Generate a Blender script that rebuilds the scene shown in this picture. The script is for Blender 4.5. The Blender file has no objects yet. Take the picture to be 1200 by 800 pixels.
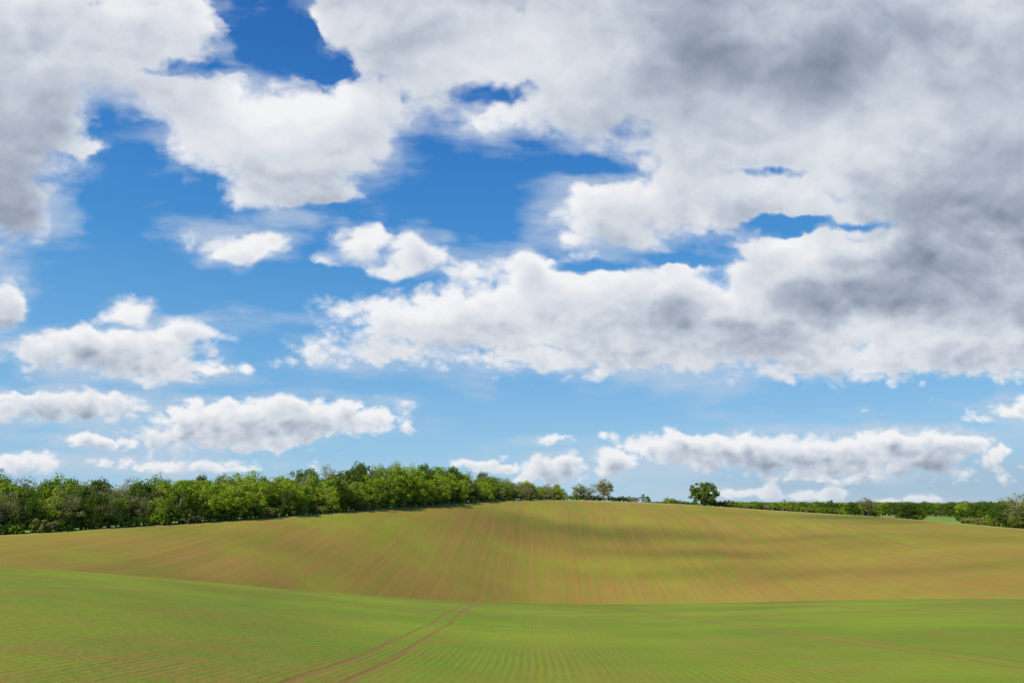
import bpy, math, numpy as np
from mathutils import Vector
rng=np.random.default_rng(7)
C=bpy.context.scene.collection
PITCH=math.atan(190/800)
def brg(u,v):
    x=(u-600)/800.; w=-(v-400)/800.
    y=math.cos(PITCH)-math.sin(PITCH)*w; z=math.sin(PITCH)+math.cos(PITCH)*w
    h=math.hypot(x,y)
    return math.atan2(x,y), z/h
# ================= TERRAIN =================
lipk=[(0,663,120),(150,674,135),(300,687,150),(450,700,168),(600,708,180),(750,709,182),(900,706,180),(1050,703,175),(1200,702,170)]
crk=[(0,626,265),(150,616,278),(300,606,305),(430,596,355),(540,587,440),(620,584,520),(700,586,560),(800,590,580),(900,597,590),(1000,603,590),(1100,610,570),(1200,620,545)]
def table(k):
    a=[];s=[];r=[]
    for u,v,rr in k:
        A,S=brg(u,v); a.append(A); s.append(S); r.append(rr)
    return np.array(a),np.array(s),np.array(r,float)
la,ls,lr=table(lipk); ca,cs,cr=table(crk)
def ext(a,s,r,sb,rb):
    a2=np.concatenate([[-math.pi,-1.5],a,[1.5,math.pi]])
    s2=np.concatenate([[sb,(s[0]+sb)/2],s,[(s[-1]+sb)/2,sb]])
    r2=np.concatenate([[rb,(r[0]+rb)/2],r,[(r[-1]+rb)/2,rb]])
    return a2,s2,r2
lA,lS,lR=ext(la,ls,lr,-.02,180); cA,cS,cR=ext(ca,cs,cr,-.01,450)
azs=np.concatenate([np.radians(np.arange(-180,-46,3.)),np.radians(np.arange(-46,46,.16)),np.radians(np.arange(46,180.1,3.))])
rs=np.concatenate([np.arange(0,60,1.),np.arange(60,300,2.),np.arange(300,720,3.),720*1.035**np.arange(0,90)])
NA,NR=len(azs),len(rs)
def sm1(x,y,xq,w):
    q=np.linspace(-1,1,9); ww=np.exp(-2*q*q); ww/=ww.sum()
    return sum(k*np.interp(xq+o*w,x,y) for k,o in zip(ww,q))
def lip(az): return sm1(lA,lS,az,.09),sm1(lA,lR,az,.09)
def crest(az): return sm1(cA,cS,az,.05),sm1(cA,cR,az,.05)
def hsh(a,b,seed):
    n=(a*374761393+b*668265263+seed*974711)&0x7fffffff
    n=((n^(n>>13))*1274126177)&0x7fffffff
    return ((n^(n>>16))&0xffff)/65535.
def vnoise(x,y,seed=0):
    xi=np.floor(x).astype(np.int64); yi=np.floor(y).astype(np.int64); fx=x-xi; fy=y-yi
    fx=fx*fx*(3-2*fx); fy=fy*fy*(3-2*fy)
    h=lambda a,b:hsh(a,b,seed)
    return (h(xi,yi)*(1-fx)+h(xi+1,yi)*fx)*(1-fy)+(h(xi,yi+1)*(1-fx)+h(xi+1,yi+1)*fx)*fy
Z=np.zeros((NA,NR))
ls_,lr_=lip(azs); cs_,cr_=crest(azs)
for i in range(NA):
    el,rl,ec,rc=ls_[i],lr_[i],cs_[i],cr_[i]
    zl=el*rl+.3; zc=ec*rc
    d=rc-rl
    rv=rl+.30*d; zv=min(el*rv-3.0,zl-1)
    R=[-200,0,rl*.5,rl,rl+.12*d,rv,rl+.55*d,rl+.8*d,rc,rc+50,rc+160,1100,2200,5000,9000,20000]
    zz=[-3.8,-3.8,-3.8+(zl+3.8)*.50,zl,el*(rl+.12*d)-1.6,zv,zv+(zc-zv)*.40,zv+(zc-zv)*.80,zc,zc-1.5,zc-7,-21,-24,-22,-10,-40]
    w=np.clip(rs*.12,1,14)
    w=np.where(rs>rc+100,np.clip(rs*.1,14,400),w)
    Z[i]=sm1(np.array(R),np.array(zz),rs,w)
AZ,RR=np.meshgrid(azs,rs,indexing='ij')
X=np.sin(AZ)*RR; Y=np.cos(AZ)*RR
und=(vnoise(X/55,Y/70,1)-.5)*1.0+(vnoise(X/22,Y/30,2)-.5)*.3
Z+=und*np.clip((RR-190)/120,0,1)*np.clip((2000-RR)/1000,0,1)*np.clip(abs(RR-cr_[:,None])/60,0.15,1)
Z+=(vnoise(X/9,Y/9,3)-.5)*.10*np.clip(RR/30,0,1)
far=np.clip((RR-1800)/2500,0,1)
Z+=far*(vnoise(X/1500+3,Y/1100,5)-.35)*34
def height(x,y):
    a=math.atan2(x,y); r=math.hypot(x,y)
    ia=min(max(np.searchsorted(azs,a)-1,0),NA-2); ir=min(max(np.searchsorted(rs,r)-1,0),NR-2)
    fa=(a-azs[ia])/(azs[ia+1]-azs[ia]); fr=(r-rs[ir])/(rs[ir+1]-rs[ir])
    return float((Z[ia,ir]*(1-fr)+Z[ia,ir+1]*fr)*(1-fa)+(Z[ia+1,ir]*(1-fr)+Z[ia+1,ir+1]*fr)*fa)
def mesh_np(name,V,F,mats=(),midx=None,smooth=False,check=True):
    me=bpy.data.meshes.new(name); V=np.asarray(V,np.float32); F=np.asarray(F,np.int32); k=F.shape[1]
    me.vertices.add(len(V)); me.vertices.foreach_set('co',V.ravel())
    me.loops.add(F.size); me.loops.foreach_set('vertex_index',F.ravel())
    me.polygons.add(len(F)); me.polygons.foreach_set('loop_start',np.arange(0,F.size,k,dtype=np.int32))
    for m in mats: me.materials.append(m)
    if midx is not None: me.polygons.foreach_set('material_index',np.asarray(midx,np.int32))
    me.polygons.foreach_set('use_smooth',np.full(len(F),smooth))
    me.update(calc_edges=True)
    if check: me.validate()
    return me
def gridfaces(a,b):
    idx=np.arange(a*b).reshape(a,b)
    return np.stack([idx[:-1,:-1],idx[:-1,1:],idx[1:,1:],idx[1:,:-1]],-1).reshape(-1,4)
gm=mesh_np('field_terrain',np.stack([X,Y,Z],-1).reshape(-1,3),gridfaces(NA,NR)[:, ::-1],smooth=True)
nearf=1-np.clip((RR-lr_[:,None]*0.99)/25,0,1)
crop=.19+.61*nearf
t=np.clip((RR-lr_[:,None])/(cr_[:,None]-lr_[:,None]),0,1)
crop+=np.where(nearf<.5,.20*np.clip((t-.45)/.5,0,1),0)
zone=np.clip((RR-cr_[:,None]-8)/4,0,1)
marg=np.exp(-((RR-cr_[:,None]+0)/6.)**2)
for n,a in (('crop',crop),('zone',zone),('margin',marg)):
    at=gm.attributes.new(n,'FLOAT','POINT'); at.data.foreach_set('value',a.astype(np.float32).ravel())
field=bpy.data.objects.new('field_ground',gm); C.objects.link(field)

class N:
    def __init__(s,nt): s.nt=nt; s.n=nt.nodes; s.l=nt.links
    def put(s,sock,v):
        if isinstance(v,bpy.types.NodeSocket): s.l.new(v,sock)
        elif v is not None:
            try: sock.default_value=v
            except Exception: sock.default_value=(*v,1)
    def m(s,op,a,b=None,c=None,clamp=False):
        n=s.n.new('ShaderNodeMath'); n.operation=op; n.use_clamp=clamp
        for i,v in enumerate((a,b,c)): s.put(n.inputs[i],v)
        return n.outputs[0]
    def v(s,op,a,b=None,c=None):
        n=s.n.new('ShaderNodeVectorMath'); n.operation=op
        for i,v in enumerate((a,b,c)):
            if v is not None: s.put(n.inputs[i],v)
        return n.outputs['Value'] if op in('LENGTH','DOT_PRODUCT') else n.outputs[0]
    def xyz(s,x,y,z=0.):
        n=s.n.new('ShaderNodeCombineXYZ'); [s.put(n.inputs[i],q) for i,q in enumerate((x,y,z))]; return n.outputs[0]
    def noise(s,vec,sc,det=4,rough=.5,dist=0,col=False):
        n=s.n.new('ShaderNodeTexNoise'); s.put(n.inputs['Vector'],vec); n.inputs['Scale'].default_value=sc
        n.inputs['Detail'].default_value=det; n.inputs['Roughness'].default_value=rough; n.inputs['Distortion'].default_value=dist
        return n.outputs['Color' if col else 0]
    def vor(s,vec,sc,out='Distance'):
        n=s.n.new('ShaderNodeTexVoronoi'); s.put(n.inputs['Vector'],vec); n.inputs['Scale'].default_value=sc
        return n.outputs[out]
    def ss(s,x,a,b,c=0.,d=1.):
        n=s.n.new('ShaderNodeMapRange'); n.interpolation_type='SMOOTHSTEP'
        for i,q in enumerate((x,a,b,c,d)): s.put(n.inputs[i],q)
        return n.outputs[0]
    def mix(s,f,a,b,mode='MIX'):
        n=s.n.new('ShaderNodeMix'); n.data_type='RGBA'; n.blend_type=mode
        s.put(n.inputs[0],f); s.put(n.inputs[6],a if isinstance(a,bpy.types.NodeSocket) else (*a,1)); s.put(n.inputs[7],b if isinstance(b,bpy.types.NodeSocket) else (*b,1))
        return n.outputs[2]
    def attr(s,name,out='Fac'):
        n=s.n.new('ShaderNodeAttribute'); n.attribute_name=name; return n.outputs[out]
def newmat(name):
    m=bpy.data.materials.new(name); m.use_nodes=True; m.node_tree.nodes.clear(); return m,N(m.node_tree)
# ---------- field material ----------
mat,g=newmat('young_crop_on_soil')
pos=g.n.new('ShaderNodeNewGeometry').outputs['Position']
sp=g.n.new('ShaderNodeSeparateXYZ'); g.l.new(pos,sp.inputs[0])
a=math.radians(2.4)
xr=g.m('SUBTRACT',g.m('MULTIPLY',sp.outputs[0],math.cos(a)),g.m('MULTIPLY',sp.outputs[1],math.sin(a)))
yr=g.m('ADD',g.m('MULTIPLY',sp.outputs[0],math.sin(a)),g.m('MULTIPLY',sp.outputs[1],math.cos(a)))
wob=g.m('MULTIPLY',g.m('SUBTRACT',g.noise(g.xyz(0.,yr),.009,1),.5),10.)
wob=g.m('MULTIPLY',wob,g.ss(yr,170,450,0.,1.))
wob2=g.m('MULTIPLY',g.m('SUBTRACT',g.noise(g.xyz(3.,yr),.03,1),.5),1.6)
xr=g.m('ADD',g.m('ADD',xr,wob),wob2)
rdist=g.v('LENGTH',pos)
rows=g.m('SINE',g.m('MULTIPLY',g.m('ADD',xr,g.m('MULTIPLY',g.noise(pos,.8,2),.12)),2*math.pi/.42))
rows=g.m('MULTIPLY',rows,g.ss(rdist,40,170,1,.15))
rows=g.m('MULTIPLY',rows,g.ss(g.noise(pos,.09,3),.35,.65,.1,1.))
xt=g.m('SUBTRACT',xr,g.ss(yr,20,150,4.6,-1.2))
tm=g.m('ABSOLUTE',g.m('SUBTRACT',g.m('FLOORED_MODULO',g.m('ADD',xt,12.6+15),30.),15.))
wd=g.m('ABSOLUTE',g.m('SUBTRACT',tm,.82))
ww=g.m('ADD',.17,g.m('MULTIPLY',rdist,.0011))
wheel=g.m('SUBTRACT',1.,g.ss(g.m('DIVIDE',wd,ww),.4,1.4))
wheel=g.m('MULTIPLY',wheel,g.m('MULTIPLY_ADD',g.noise(pos,.3,3),1.1,.2))
wheel=g.m('MULTIPLY',wheel,g.ss(rdist,150,230,.85,.30))
passes=g.noise(g.xyz(g.m('MULTIPLY',xr,.22),g.m('MULTIPLY',yr,.005)),1.,4,.6)
streak=g.noise(g.xyz(g.m('MULTIPLY',xr,.5),g.m('MULTIPLY',yr,.003)),1.,4,.75)
shade_bands=g.noise(g.xyz(g.m('MULTIPLY',xr,.006),g.m('MULTIPLY',yr,.022)),1.,5,.6)  # cross-slope bands: lit and cloud-shaded stretches put into the crop colour
patch=g.noise(pos,.03,5,.6)
fine=g.noise(pos,2.2,5,.75)
mid=g.noise(pos,.35,4,.65)
crossr=g.noise(g.xyz(g.m('MULTIPLY',xr,.10),g.m('MULTIPLY',yr,.9)),1.,4,.6)
crop_=g.attr('crop')
c=g.m('ADD',crop_,g.m('MULTIPLY',g.m('SUBTRACT',passes,.5),.9))
c=g.m('ADD',c,g.m('MULTIPLY',g.m('SUBTRACT',streak,.5),g.ss(rdist,60,250,.15,1.3)))
c=g.m('ADD',c,g.m('MULTIPLY',g.m('SUBTRACT',shade_bands,.5),1.3))
c=g.m('ADD',c,g.m('MULTIPLY',g.m('SUBTRACT',patch,.5),1.0))
c=g.m('ADD',c,g.m('MULTIPLY',g.m('SUBTRACT',mid,.5),.8))
c=g.m('ADD',c,g.m('MULTIPLY',g.m('SUBTRACT',fine,.5),1.5))
c=g.m('ADD',c,g.m('MULTIPLY',g.m('SUBTRACT',crossr,.5),g.ss(rdist,25,90,1.8,.3)))
c=g.m('SUBTRACT',c,g.ss(rdist,24,48,.18,0))
c=g.m('ADD',c,g.m('MULTIPLY',rows,.18))
c=g.m('SUBTRACT',c,g.m('MULTIPLY',wheel,.9),clamp=True)
soil=g.mix(g.noise(pos,.02,4,.6),(.30,.185,.038),(.45,.29,.06))
soil=g.mix(fine,soil,(.37,.235,.05))
soil=g.mix(g.ss(streak,.3,.7,0,.7),soil,(.28,.17,.04))
green=g.mix(g.ss(patch,.35,.65),(.16,.27,.018),(.27,.34,.025))
col=g.mix(c,soil,green)
col=g.mix(g.m('MULTIPLY',wheel,.5),col,(.22,.14,.05))
col=g.mix(g.m('MULTIPLY',g.attr('margin'),.7),col,(.50,.46,.22))
cell=g.vor(g.xyz(g.m('MULTIPLY',sp.outputs[0],.6),sp.outputs[1]),.0042,out='Color')
scx=g.n.new('ShaderNodeSeparateColor'); g.l.new(cell,scx.inputs[0])
farc=g.mix(scx.outputs[0],(.15,.30,.03),(.22,.35,.05)); farc=g.mix(g.ss(scx.outputs[1],.7,.8),farc,(.28,.25,.10))
farc=g.mix(g.ss(rdist,2500,9000,0,.6),farc,(.10,.15,.16))  # aerial haze painted into the colour of the distant fields
col=g.mix(g.attr('zone'),col,farc)
b=g.n.new('ShaderNodeBsdfPrincipled'); g.put(b.inputs['Base Color'],col); b.inputs['Roughness'].default_value=.9; b.inputs['Specular IOR Level'].default_value=.1
bh=g.m('ADD',g.m('MULTIPLY',fine,.16),g.m('MULTIPLY',rows,.016))
bh=g.m('ADD',bh,g.m('MULTIPLY',mid,.18))
bh=g.m('SUBTRACT',bh,g.m('MULTIPLY',wheel,.06))
bp=g.n.new('ShaderNodeBump'); bp.inputs['Strength'].default_value=.6; bp.inputs['Distance'].default_value=1.; g.put(bp.inputs['Height'],bh); g.l.new(bp.outputs[0],b.inputs['Normal'])
o=g.n.new('ShaderNodeOutputMaterial'); g.l.new(b.outputs[0],o.inputs[0])
gm.materials.append(mat)

# ================= TREES =================
def leafmat(name,c1,c2,c3):
    m,g=newmat(name)
    oi=g.n.new('ShaderNodeObjectInfo')
    p=g.n.new('ShaderNodeNewGeometry')
    tc=g.n.new('ShaderNodeTexCoord').outputs['Object']
    cc=g.mix(oi.outputs['Random'],c1,c2)
    cc=g.mix(g.ss(g.noise(tc,3.,2),.4,.65,0,.6),cc,c3)
    cc=g.mix(g.m('MULTIPLY',p.outputs['Random Per Island'],.4),cc,c1)
    d=g.n.new('ShaderNodeBsdfDiffuse'); g.put(d.inputs[0],cc)
    t=g.n.new('ShaderNodeBsdfTranslucent'); g.put(t.inputs[0],cc)
    x=g.n.new('ShaderNodeMixShader'); x.inputs[0].default_value=.3; g.l.new(d.outputs[0],x.inputs[1]); g.l.new(t.outputs[0],x.inputs[2])
    o=g.n.new('ShaderNodeOutputMaterial'); g.l.new(x.outputs[0],o.inputs[0]); return m
M_fresh=leafmat('fresh_leaves',(.20,.32,.022),(.40,.48,.045),(.30,.40,.03))
M_dark=leafmat('dark_leaves',(.08,.14,.018),(.15,.22,.028),(.11,.18,.02))
M_bud=leafmat('budding_leaves',(.26,.24,.09),(.34,.33,.09),(.24,.28,.055))
M_bark,g=newmat('bark'); b=g.n.new('ShaderNodeBsdfPrincipled'); g.put(b.inputs['Base Color'],g.mix(g.noise(g.n.new('ShaderNodeTexCoord').outputs['Object'],3,4),(.15,.12,.08),(.32,.28,.21))); b.inputs['Roughness'].default_value=.9
o=g.n.new('ShaderNodeOutputMaterial'); g.l.new(b.outputs[0],o.inputs[0])
def tube(V,F,p0,p1,r0,r1,k=5):
    p0=np.array(p0);p1=np.array(p1); d=p1-p0; d=d/np.linalg.norm(d)
    a=np.cross(d,[.3,.9,.1]); a/=np.linalg.norm(a); b=np.cross(d,a); s=len(V)
    for p,r in((p0,r0),(p1,r1)):
        for i in range(k):
            t=2*math.pi*i/k; V.append(p+r*(math.cos(t)*a+math.sin(t)*b))
    for i in range(k): F.append([s+i,s+(i+1)%k,s+k+(i+1)%k,s+k+i])
def make_tree(name,leaf,seed,w=.42,base=.12,nclump=70,nleaf=75,ls=.026,twigs=0):
    r=np.random.default_rng(seed); V=[];F=[]
    bend=r.normal(0,.02,2)
    tube(V,F,(0,0,-.02),(bend[0],bend[1],.35),.025,.017,7); tube(V,F,(bend[0],bend[1],.35),(bend[0]*2,bend[1]*2,.75),.017,.006,6)
    cl=[]
    while len(cl)<nclump:
        q=r.uniform(-1,1,3); n=np.linalg.norm(q)
        if n>1 or n<.35: continue
        zz=base+(1-base)*(q[2]*.5+.5)
        h=(zz-base)/(1-base)
        prof=(1-abs(2*h-.8)**2.4*.6) if h<.4 else math.sqrt(max(0,1-((h-.4)/.62)**2))
        lob=1+.22*math.sin(3*math.atan2(q[1],q[0])+seed)+.12*math.sin(5*math.atan2(q[1],q[0])+2*seed+h*6)
        x=q[0]/max(.3,math.sqrt(1-min(.9,q[2]**2)))*w*prof*lob; y=q[1]/max(.3,math.sqrt(1-min(.9,q[2]**2)))*w*prof*lob
        cl.append((x*.85,y*.85,zz*.93,r.uniform(.06,.125)))
    for c in cl[::2]:
        zb=max(.1,min(.7,c[2]*.6)); s=(bend[0]*zb*2,bend[1]*zb*2,zb)
        tube(V,F,s,c[:3],.009,.003,4)
    for _ in range(twigs):
        c=cl[r.integers(len(cl))]; d=r.normal(0,1,3); d[2]=abs(d[2])+.3; d/=np.linalg.norm(d)
        tube(V,F,np.array(c[:3]),np.array(c[:3])+d*r.uniform(.05,.13),.0035,.001,3)
    nb=len(F); V=np.array(V); F=np.array(F)
    cs=np.array(cl); k=np.repeat(np.arange(nclump),nleaf); n=len(k)
    d=r.normal(0,1,(n,3)); d/=np.linalg.norm(d,axis=1)[:,None]; d[:,2]*=.8
    P=cs[k,:3]+d*(cs[k,3]*r.uniform(.45,1.08,n)**.7)[:,None]
    nn=d+r.normal(0,.4,(n,3))+np.array([0,0,.35]); nn/=np.linalg.norm(nn,axis=1)[:,None]
    a=np.cross(nn,r.normal(0,1,(n,3))); a/=np.linalg.norm(a,axis=1)[:,None]; b=np.cross(nn,a)
    s=(ls*r.uniform(.5,1.3,n))[:,None]*.5
    LV=np.stack([P-a*s-b*s*.6,P+a*s*.3-b*s,P+a*s+b*s*.5,P-a*s*.4+b*s],1).reshape(-1,3)
    LF=np.arange(4*n).reshape(-1,4)+len(V)
    return mesh_np(name,np.concatenate([V,LV]),np.concatenate([F,LF]),(M_bark,leaf),np.concatenate([np.zeros(nb),np.ones(n)]))
fresh=[make_tree(f'tree_fresh',M_fresh,i,w=.36+.04*(i%3),base=.06,nclump=80) for i in range(5)]
dark=[make_tree(f'tree_dark',M_dark,10+i,w=.38,base=.05,nclump=80) for i in range(3)]
bud=[make_tree(f'tree_budding',M_bud,20+i,w=.36,base=.15,nclump=60,nleaf=40,ls=.02,twigs=240) for i in range(4)]
shr=[make_tree(f'shrub',[M_fresh,M_dark,M_bud][i%3],30+i,w=.75,base=.0,nclump=45,nleaf=60,ls=.05) for i in range(3)]
def place(me,x,y,h,name,parent=None,wx=1.):
    ob=bpy.data.objects.new(name,me); C.objects.link(ob)
    ob.location=(x,y,height(x,y)-.1); ob.scale=(h*wx,h*wx,h); ob.rotation_euler=(0,0,rng.uniform(0,6.28))
    if parent: ob.parent=parent
    return ob
def empty(n):
    e=bpy.data.objects.new(n,None); C.objects.link(e); return e
wood=empty('woodland')
tops=[(-250,548),(-100,550),(0,553),(50,556),(100,553),(160,562),(220,556),(300,553),(370,550),(420,541),(480,541),(520,546),(560,553),(600,561),(650,568),(668,575)]
tA=np.array([brg(*q)[0] for q in tops]); tS=np.array([brg(*q)[1] for q in tops])
azw=brg(-300,600)[0]; aend=brg(664,585)[0]; amid=brg(260,600)[0]
a=azw
while a<aend:
    ec,rc=crest(np.array([a])); rc=float(rc[0])
    for row in range(4):
        r=rc+3+row*9+rng.uniform(-2.5,2.5); aa=a+rng.uniform(-.5,.5)*7/r
        if aa>aend: continue
        x,y=math.sin(aa)*r,math.cos(aa)*r
        H=np.interp(aa,tA,tS)*r-height(x,y)
        H*= [.74,.86,.96,1.05][row]*rng.uniform(.80,1.09)
        H=min(max(H,5),28)
        q=rng.random()
        blk=vnoise(np.array([aa*18.]),np.array([row*.3]),9)[0]
        pf=(.08 if aa<amid else .3)+.6*blk
        pool=fresh if q<pf else (bud if q<(.74 if aa<amid else .85) else dark)
        place(pool[rng.integers(len(pool))],x,y,H,'woodland_tree',wood,rng.uniform(.85,1.15)*min(1.2,14/H+.25))
    for _ in range(3):
        r=rc-1+rng.uniform(-1,2); aa=a+rng.uniform(-.5,.5)*7/r
        place(shr[rng.integers(3)],math.sin(aa)*r,math.cos(aa)*r,rng.uniform(2.5,6),'woodland_shrub',wood)
    a+=4.6/rc
def lone(me,u,vt,r,name,wx=1.):
    A,S=brg(u,vt); x,y=math.sin(A)*r,math.cos(A)*r
    h=S*r-height(x,y)
    return place(me,x,y,max(h,2),name,None,wx)
oak=make_tree('oak_crown',M_dark,51,w=.56,base=.10,nclump=120,nleaf=90,ls=.034)
lone(oak,823,562,585,'oak_tree',1.15)
thin1=make_tree('ash_crown',M_bud,52,w=.42,base=.18,nclump=80,nleaf=60,ls=.026,twigs=350)
lone(thin1,707,559,572,'ash_tree',1.15); lone(thin1,680,565,566,'ash_tree',1.3); lone(bud[2],690,571,566,'ash_tree',1.4)
lone(thin1,1015,581,600,'ash_tree',1.2)
lone(dark[1],1062,589,590,'hawthorn_bush',1.8); lone(dark[2],1075,597,592,'hawthorn_bush',1.6); lone(shr[1],1135,590,590,'hawthorn_bush',1.); lone(shr[0],1150,596,590,'hawthorn_bush',.9)
lone(bud[0],1190,575,555,'ash_tree',1.3); lone(dark[1],1215,574,555,'ash_tree',1.2); lone(dark[2],1174,588,570,'hawthorn_bush',1.6); lone(dark[0],1198,590,550,'hawthorn_bush',1.5)
lone(shr[0],920,582,610,'hawthorn_bush',.9); lone(shr[1],975,585,615,'hawthorn_bush',1.)
lone(shr[1],755,578,600,'hawthorn_bush'); lone(shr[0],782,580,605,'hawthorn_bush'); lone(shr[2],850,583,600,'hawthorn_bush')
hedge=empty('hedgerow')
for u in np.arange(670,1230,2.6):
    vt=np.interp(u,[670,725,800,870,960,1040,1200],[578,580.5,583,587,590.5,598.,606])+rng.uniform(-1.8,2.2)
    if 1080<u<1128 or 1030<u<1050: continue
    A,S=brg(u,vt); r=crest(np.array([A]))[1][0]+18+rng.uniform(-3,3); x,y=math.sin(A)*r,math.cos(A)*r
    h=S*r-height(x,y)
    if rng.random()<.9 and vnoise(np.array([u/22.]),np.array([0.]),4)[0]>.2: place(shr[rng.integers(3)],x,y,min(max(h,1.6),6),'hedge_shrub',hedge,1.1)
belt=empty('distant_treeline')
for (r0,u0,u1,vt0,vt1,st) in ((1450,860,1290,588,589,4),(1900,740,1290,587,587,4),(2600,690,1290,586,585,3)):
    for u in np.arange(u0,u1,st):
        if vnoise(np.array([u/25.]),np.array([r0/77.]),6)[0]<.28: continue
        vt=np.interp(u,[u0,u1],[vt0,vt1])+rng.uniform(-1.5,1.5)
        A,S=brg(u,vt); r=r0*(1+.05*math.sin(u*.02))+rng.uniform(-15,15); x,y=math.sin(A)*r,math.cos(A)*r
        h=min(max(S*r-height(x,y),5),30)
        place(dark[rng.integers(3)] if rng.random()<.7 else fresh[0],x,y,h,'belt_tree',belt,1.4)

# ================= SUN =================
SAZ=math.radians(-135); SEL=math.radians(38)
S=Vector((math.sin(SAZ)*math.cos(SEL),math.cos(SAZ)*math.cos(SEL),math.sin(SEL)))
L=bpy.data.lights.new('sun','SUN'); L.energy=4.8; L.angle=math.radians(.5); L.color=(1,.94,.82)
lo=bpy.data.objects.new('sun',L); C.objects.link(lo); lo.rotation_euler=S.to_track_quat('Z','Y').to_euler()

# ================= SKY =================
def perlin(x,y,seed):
    xi=np.floor(x).astype(np.int64); yi=np.floor(y).astype(np.int64); fx=x-xi; fy=y-yi
    ux=fx*fx*fx*(fx*(fx*6-15)+10); uy=fy*fy*fy*(fy*(fy*6-15)+10)
    def gr(a,b,dx,dy):
        t=hsh(a,b,seed)*2*math.pi; return np.cos(t)*dx+np.sin(t)*dy
    return ((gr(xi,yi,fx,fy)*(1-ux)+gr(xi+1,yi,fx-1,fy)*ux)*(1-uy)+(gr(xi,yi+1,fx,fy-1)*(1-ux)+gr(xi+1,yi+1,fx-1,fy-1)*ux)*uy)*1.4
def fbm(x,y,o,seed,gain=.5,billow=0.):
    s=np.zeros_like(x); a=1.;t=0.
    for i in range(o):
        p=perlin(x+i*17.3,y-i*9.1,seed+i)
        s+=a*((1-billow)*p+billow*(np.abs(p)*2.-.55)); t+=a; a*=gain; x=x*2.03; y=y*2.03
    return s/t
def sstep(x,a,b):
    t=np.clip((x-a)/(b-a),0,1); return t*t*(3-2*t)
st=1.2
us=np.arange(-220,1421,st); vs=np.arange(-170,606,st)
U,V_=np.meshgrid(us,vs)
def ells(lst,U,V,sm=.12):
    Fm=np.full(U.shape,-3.)
    for u,v,ru,rv,w in lst:
        q=w*(1-np.sqrt(((U-u)/ru)**2+((V-v)/rv)**2))
        h=np.clip(.5+.5*(q-Fm)/sm,0,1); Fm=Fm*(1-h)+q*h+sm*h*(1-h)
    return Fm
clouds=[
 (30,30,150,110,1.),(-60,150,150,160,1.2),(160,30,110,75,.9),(200,85,90,30,.6),(10,235,70,60,.8),(-150,40,150,150,1.),(100,178,32,16,.35),
 (325,160,150,72,1.1),(420,140,72,62,1.),(230,120,90,45,.8),(350,205,80,45,.7),
 (290,293,66,18,.6),(425,280,32,32,.75),(488,290,38,30,.6),(455,308,60,20,.4),
 (145,368,28,20,.6),(215,386,52,18,.7),(120,408,150,26,.75),(170,430,110,20,.5),(2,357,34,34,.8),
 (60,477,130,20,.7),(320,490,160,26,.95),(260,510,110,24,.7),(420,490,60,18,.6),(130,518,70,9,.35),(28,543,50,15,.8),(215,546,110,10,.5),
 (560,375,200,42,.75),(700,355,230,60,.95),(850,385,220,60,.9),(450,412,130,22,.5),(600,310,110,26,.35),(720,418,240,24,.6),
 (740,250,135,38,.8),(860,235,140,55,.8),(950,320,150,75,.9),
 (430,15,100,75,.9),(520,40,150,100,1.),(680,70,190,130,1.1),(640,-80,500,150,1.3),(980,80,330,200,1.4),(1130,270,200,180,1.3),(570,150,80,45,.3),(1150,405,180,40,.9),(1000,425,160,26,.5),(1250,100,250,300,1.3),
 (930,530,210,25,.95),(800,524,100,18,.8),(1080,522,100,21,.8),(1000,550,160,14,.45),(645,550,50,17,.8),(715,540,27,22,.8),(1195,482,40,12,.6),(870,578,60,7,.6),(585,547,45,9,.5),
 (960,580,45,7,.5),(1070,585,60,5,.5),(650,513,30,6,.35),(1330,480,120,50,.8),(1330,545,110,25,.7),(-120,480,120,40,.8)]
k=np.clip((V_-40)/470,0,1)
w1=fbm(U/170,V_/130,4,11); w2=fbm(U/170,V_/130,4,31)
amp=36*(1-k)+8*k
Uw=U+w1*amp*1.3; Vw=V_+w2*amp*.8
w3=fbm(U/38,V_/32,4,51,.5); w4=fbm(U/38,V_/32,4,71,.5)
Uw+=w3*(24*(1-k)+8*k); Vw+=w4*(18*(1-k)+6*k)
Fm=ells(clouds,Uw,Vw)
holes=[(318,35,58,62,.95),(375,82,34,15,.65),(285,-20,60,40,.8),(685,198,80,20,.75),(925,268,60,14,.7),(560,225,95,65,.7),(640,170,45,17,.4),(590,120,50,15,.4),(800,300,70,8,.45),(900,200,45,9,.3),(1010,265,50,7,.4),(700,310,60,7,.35),(240,75,60,10,.3),(510,165,40,25,.4),(130,240,70,50,.5),(1130,458,36,16,.7),(400,325,50,14,.4),(390,245,60,12,.4)]
Hm=ells(holes,Uw,Vw)
def cn(sc,sx,seed):
    return fbm(U/(sc*sx)+w3*.12,V_/sc+w4*.12,7,seed,.49,.62)
nA=cn(110,1.3,101); nB=cn(52,1.6,131); nC=cn(24,1.6,161)
kA=np.clip(1-k*2,0,1); kC=np.clip(k*2-1,0,1); kB=1-kA-kC
n=nA*kA+nB*kB+nC*kC
big=fbm(U/190+4.4,V_/110+1.1,3,401)
D=np.clip(Fm,-1,.62)*1.1+n*(.95-.08*kB)-np.clip(Hm+.12,0,1)*1.25*(1+n)+.02
veil=fbm(U/260,V_/60,6,201,.55)+.25*fbm(U/60,V_/22,4,221)
near_=np.clip(Fm+.45,0,.45)
veil=np.clip(veil+.03+near_*.78-np.clip(Hm,0,1)*1.0,0,1)
soft=.32*(1-k)+.24*k+.45*np.clip(fbm(U/90+9,V_/60,3,411)+.1,0,1)
alpha=sstep(D,-.10,soft)
wisp=fbm(U/22+w3,V_/14+w4,5,431,.55)
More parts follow.
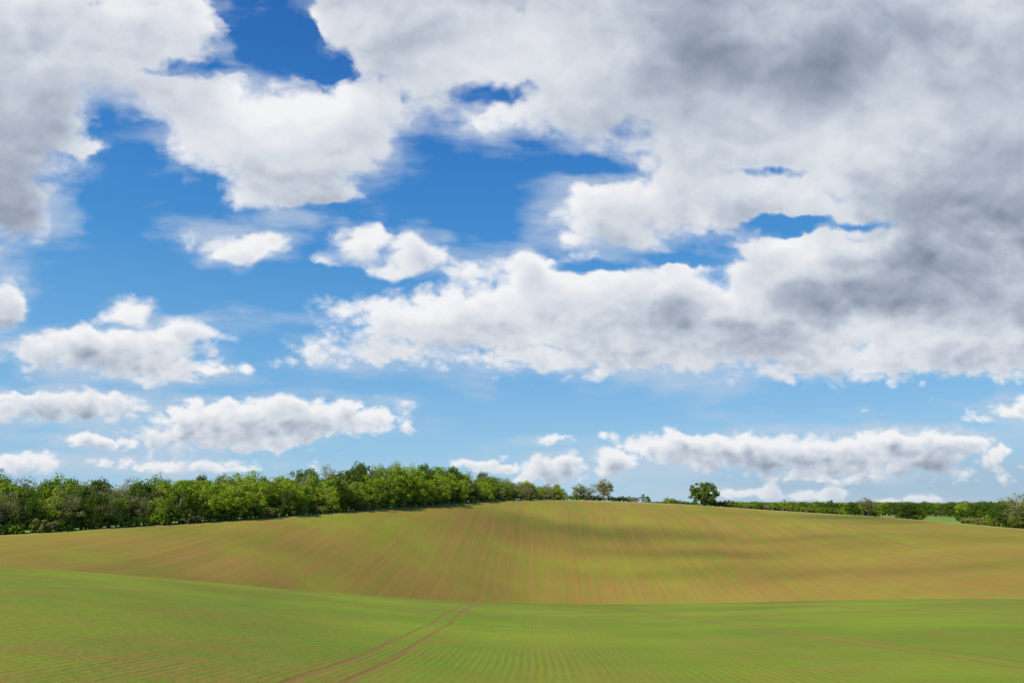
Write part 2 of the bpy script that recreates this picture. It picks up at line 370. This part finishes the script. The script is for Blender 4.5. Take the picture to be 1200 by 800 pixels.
alpha=np.clip(alpha-(1-alpha)*np.clip(.15-wisp,0,1)*1.2*alpha*2,0,1)
rho=np.clip(D,0,1.1)
def shift(A,du,dv):
    i=int(round(dv/st)); j=int(round(du/st)); return np.roll(np.roll(A,i,0),j,1)
def march(A,L,steps=9,dx=.45,dy=1.):
    acc=0
    for q in range(1,steps+1):
        dd=L*(q/steps)**1.5; acc=acc+shift(A,dx*dd,dy*dd)*(1.5*(q/steps)**.5)
    return acc/steps
TA=march(rho,80); TB=march(rho,44); TC=march(rho,19)
T=TA*kA+TB*kB+TC*kC*1.25
fineT=march(n,14,4)*kA+march(n,9,3)*kB+march(n,5,2)*kC
rel=(n-fineT)
light=np.exp(-1.4*T)*1.08+.19
light+=rel*.56+big*.34
light+=.10*(1-sstep(D,.05,.5))
darks=[(930,50,190,75,.16),(1130,260,140,120,.19),(1010,345,70,28,.32),(0,210,90,120,.22),(1200,100,120,150,.10),(150,425,160,22,.12),(40,90,70,90,.06),(930,552,240,14,.12),(1150,330,140,50,.12)]
for u,v,ru,rv,w in darks:
    q=np.sqrt(((Uw-u)/(ru*1.3))**2+((Vw-v)/(rv*1.3))**2); light-=w*(1-sstep(q,0.1,1.))
for u,v,ru,rv,w in [(330,150,150,70,.22),(980,185,180,55,.20),(430,280,40,30,.14),(330,485,150,20,.2),(900,512,250,18,.34),(715,535,40,25,.25),(40,540,60,15,.15),(640,345,280,36,.12),(200,60,110,50,.08),(960,300,120,40,.16),(600,80,160,70,.12),(1100,400,140,25,.12),(780,130,120,60,.06)]:
    q=np.sqrt(((Uw-u)/(ru*1.3))**2+((Vw-v)/(rv*1.3))**2); light+=w*(1-sstep(q,0.1,1.))
light=np.where(light>.75,.75+(light-.75)*.55,light)
light=np.clip(light,0.05,1)
rampx=[0,.2,.45,.7,1.]
cols=np.array([(.17,.205,.275),(.26,.305,.39),(.41,.46,.555),(.60,.65,.725),(.90,.905,.92)])
RGB=np.stack([np.interp(light,rampx,cols[:,i]) for i in range(3)],-1)
va=sstep(veil,.06,.75)*.62
A=1-(1-alpha*.985)*(1-va)
vc=np.array([.56,.64,.75])
RGB=(RGB*alpha[...,None]+vc*(va*(1-alpha))[...,None])/np.maximum(alpha+va*(1-alpha),1e-4)[...,None]
hz=(np.exp(-np.clip(590-V_,0,900)/32.)*.45)[...,None]
hzc=np.array([.42,.53,.66])
RGB=RGB*(1-hz)+hzc*hz
gh=.6*sstep(U,620,1000)*sstep(V_,500,565)
A2=1-(1-A)*(1-gh); hc=np.array([.34,.46,.60])
RGB=(RGB*A[...,None]+hc*(gh*(1-A))[...,None])/np.maximum(A2,1e-4)[...,None]; A=A2
edge=np.minimum(np.minimum(sstep(U,-220,-150),1-sstep(U,1350,1420)),sstep(V_,-170,-110))
A=A*edge
x=(U-600)/800; w=-(V_-400)/800
dy=math.cos(PITCH)-math.sin(PITCH)*w; dz=math.sin(PITCH)+math.cos(PITCH)*w
nn=np.sqrt(x*x+dy*dy+dz*dz); Rd=24000.
P=np.stack([x/nn*Rd,dy/nn*Rd,dz/nn*Rd],-1).reshape(-1,3)
m,g=newmat('cloud_cover')
em=g.n.new('ShaderNodeEmission'); g.l.new(g.attr('cloud_rgb','Color'),em.inputs[0])
tr=g.n.new('ShaderNodeBsdfTransparent'); mx=g.n.new('ShaderNodeMixShader'); g.l.new(g.attr('cover'),mx.inputs[0]); g.l.new(tr.outputs[0],mx.inputs[1]); g.l.new(em.outputs[0],mx.inputs[2])
o=g.n.new('ShaderNodeOutputMaterial'); g.l.new(mx.outputs[0],o.inputs[0])
try: m.cycles.emission_sampling='NONE'
except Exception: pass
sm=mesh_np('sky_dome',P,gridfaces(*U.shape),(m,),smooth=True,check=False)
ca_=sm.attributes.new('cloud_rgb','FLOAT_COLOR','POINT'); ca_.data.foreach_set('color',np.concatenate([RGB,np.ones(U.shape+(1,))],-1).astype(np.float32).ravel())
aa_=sm.attributes.new('cover','FLOAT','POINT'); aa_.data.foreach_set('value',A.astype(np.float32).ravel())
so=bpy.data.objects.new('sky',sm); C.objects.link(so)
# cloud sheet, unseen, added behind the viewpoint and patterned to shade the fields
ALT=900.; off=np.array([S.x,S.y])/S.z*ALT
gx,gy=np.meshgrid(np.arange(-650,900,12.),np.arange(-60,800,12.))
cvr=fbm(gx/300+1.3,gy/75+8.7,4,311)
cvr=sstep(cvr,-.05,.4)*.55*sstep(gy,60,200)
e2=np.minimum(np.minimum(sstep(gx,-650,-560),1-sstep(gx,800,890)),np.minimum(sstep(gy,-60,10),1-sstep(gy,720,790)))
cvr*=e2
m,g=newmat('shade_cloud_vapour')
d_=g.n.new('ShaderNodeBsdfTranslucent'); d_.inputs[0].default_value=(.8,.8,.8,1)
tr=g.n.new('ShaderNodeBsdfTransparent'); mx=g.n.new('ShaderNodeMixShader'); g.l.new(g.attr('cover'),mx.inputs[0]); g.l.new(tr.outputs[0],mx.inputs[1]); g.l.new(d_.outputs[0],mx.inputs[2])
o=g.n.new('ShaderNodeOutputMaterial'); g.l.new(mx.outputs[0],o.inputs[0])
gz=ALT+fbm(gx/90,gy/90,3,320)*25
cmh=mesh_np('shade_cloud',np.stack([gx+off[0],gy+off[1],gz],-1).reshape(-1,3),gridfaces(*gx.shape),(m,),smooth=True)
aa_=cmh.attributes.new('cover','FLOAT','POINT'); aa_.data.foreach_set('value',cvr.astype(np.float32).ravel())
C.objects.link(bpy.data.objects.new('shade_cloud',cmh))
# world
W=bpy.data.worlds.new('World'); bpy.context.scene.world=W; W.use_nodes=True; W.node_tree.nodes.clear()
g=N(W.node_tree)
d=g.n.new('ShaderNodeTexCoord').outputs['Generated']
sp=g.n.new('ShaderNodeSeparateXYZ'); g.l.new(d,sp.inputs[0])
sky=g.n.new('ShaderNodeTexSky'); sky.sky_type='NISHITA'; sky.sun_disc=False; sky.sun_elevation=SEL; sky.sun_rotation=SAZ; sky.air_density=1.; sky.dust_density=.2; sky.ozone_density=2.
r=g.n.new('ShaderNodeValToRGB'); g.l.new(sp.outputs[2],r.inputs[0])
R_=r.color_ramp
def lin(c): return tuple((q/255/12.92 if q<10 else ((q/255+.055)/1.055)**2.4) for q in c)+(1,)
R_.elements[0].position=0; R_.elements[0].color=lin((170,207,233)); R_.elements[1].position=1; R_.elements[1].color=lin((24,80,150))
for p_,c_ in ((.08,(144,196,233)),(.2,(108,175,229)),(.35,(68,148,217)),(.5,(46,124,203)),(.65,(34,102,182))):
    e=R_.elements.new(p_); e.color=lin(c_)
sc_=g.v('MULTIPLY',r.outputs[0],(11.,11.,11.))
cc=g.mix(.85,sky.outputs[0],sc_)
bg1=g.n.new('ShaderNodeBackground'); g.l.new(cc,bg1.inputs[0]); bg1.inputs[1].default_value=.09
o=g.n.new('ShaderNodeOutputWorld'); g.l.new(bg1.outputs[0],o.inputs[0])
# ================= CAMERA =================
cam=bpy.data.cameras.new('camera'); co=bpy.data.objects.new('camera',cam); C.objects.link(co)
cam.lens=24; cam.sensor_width=36; cam.clip_end=60000; cam.clip_start=.1
co.location=(0,0,0); co.rotation_euler=(math.pi/2+PITCH,0,0)
bpy.context.scene.camera=co
sc=bpy.context.scene; sc.view_settings.view_transform='Standard'; sc.view_settings.look='None'; sc.view_settings.exposure=0
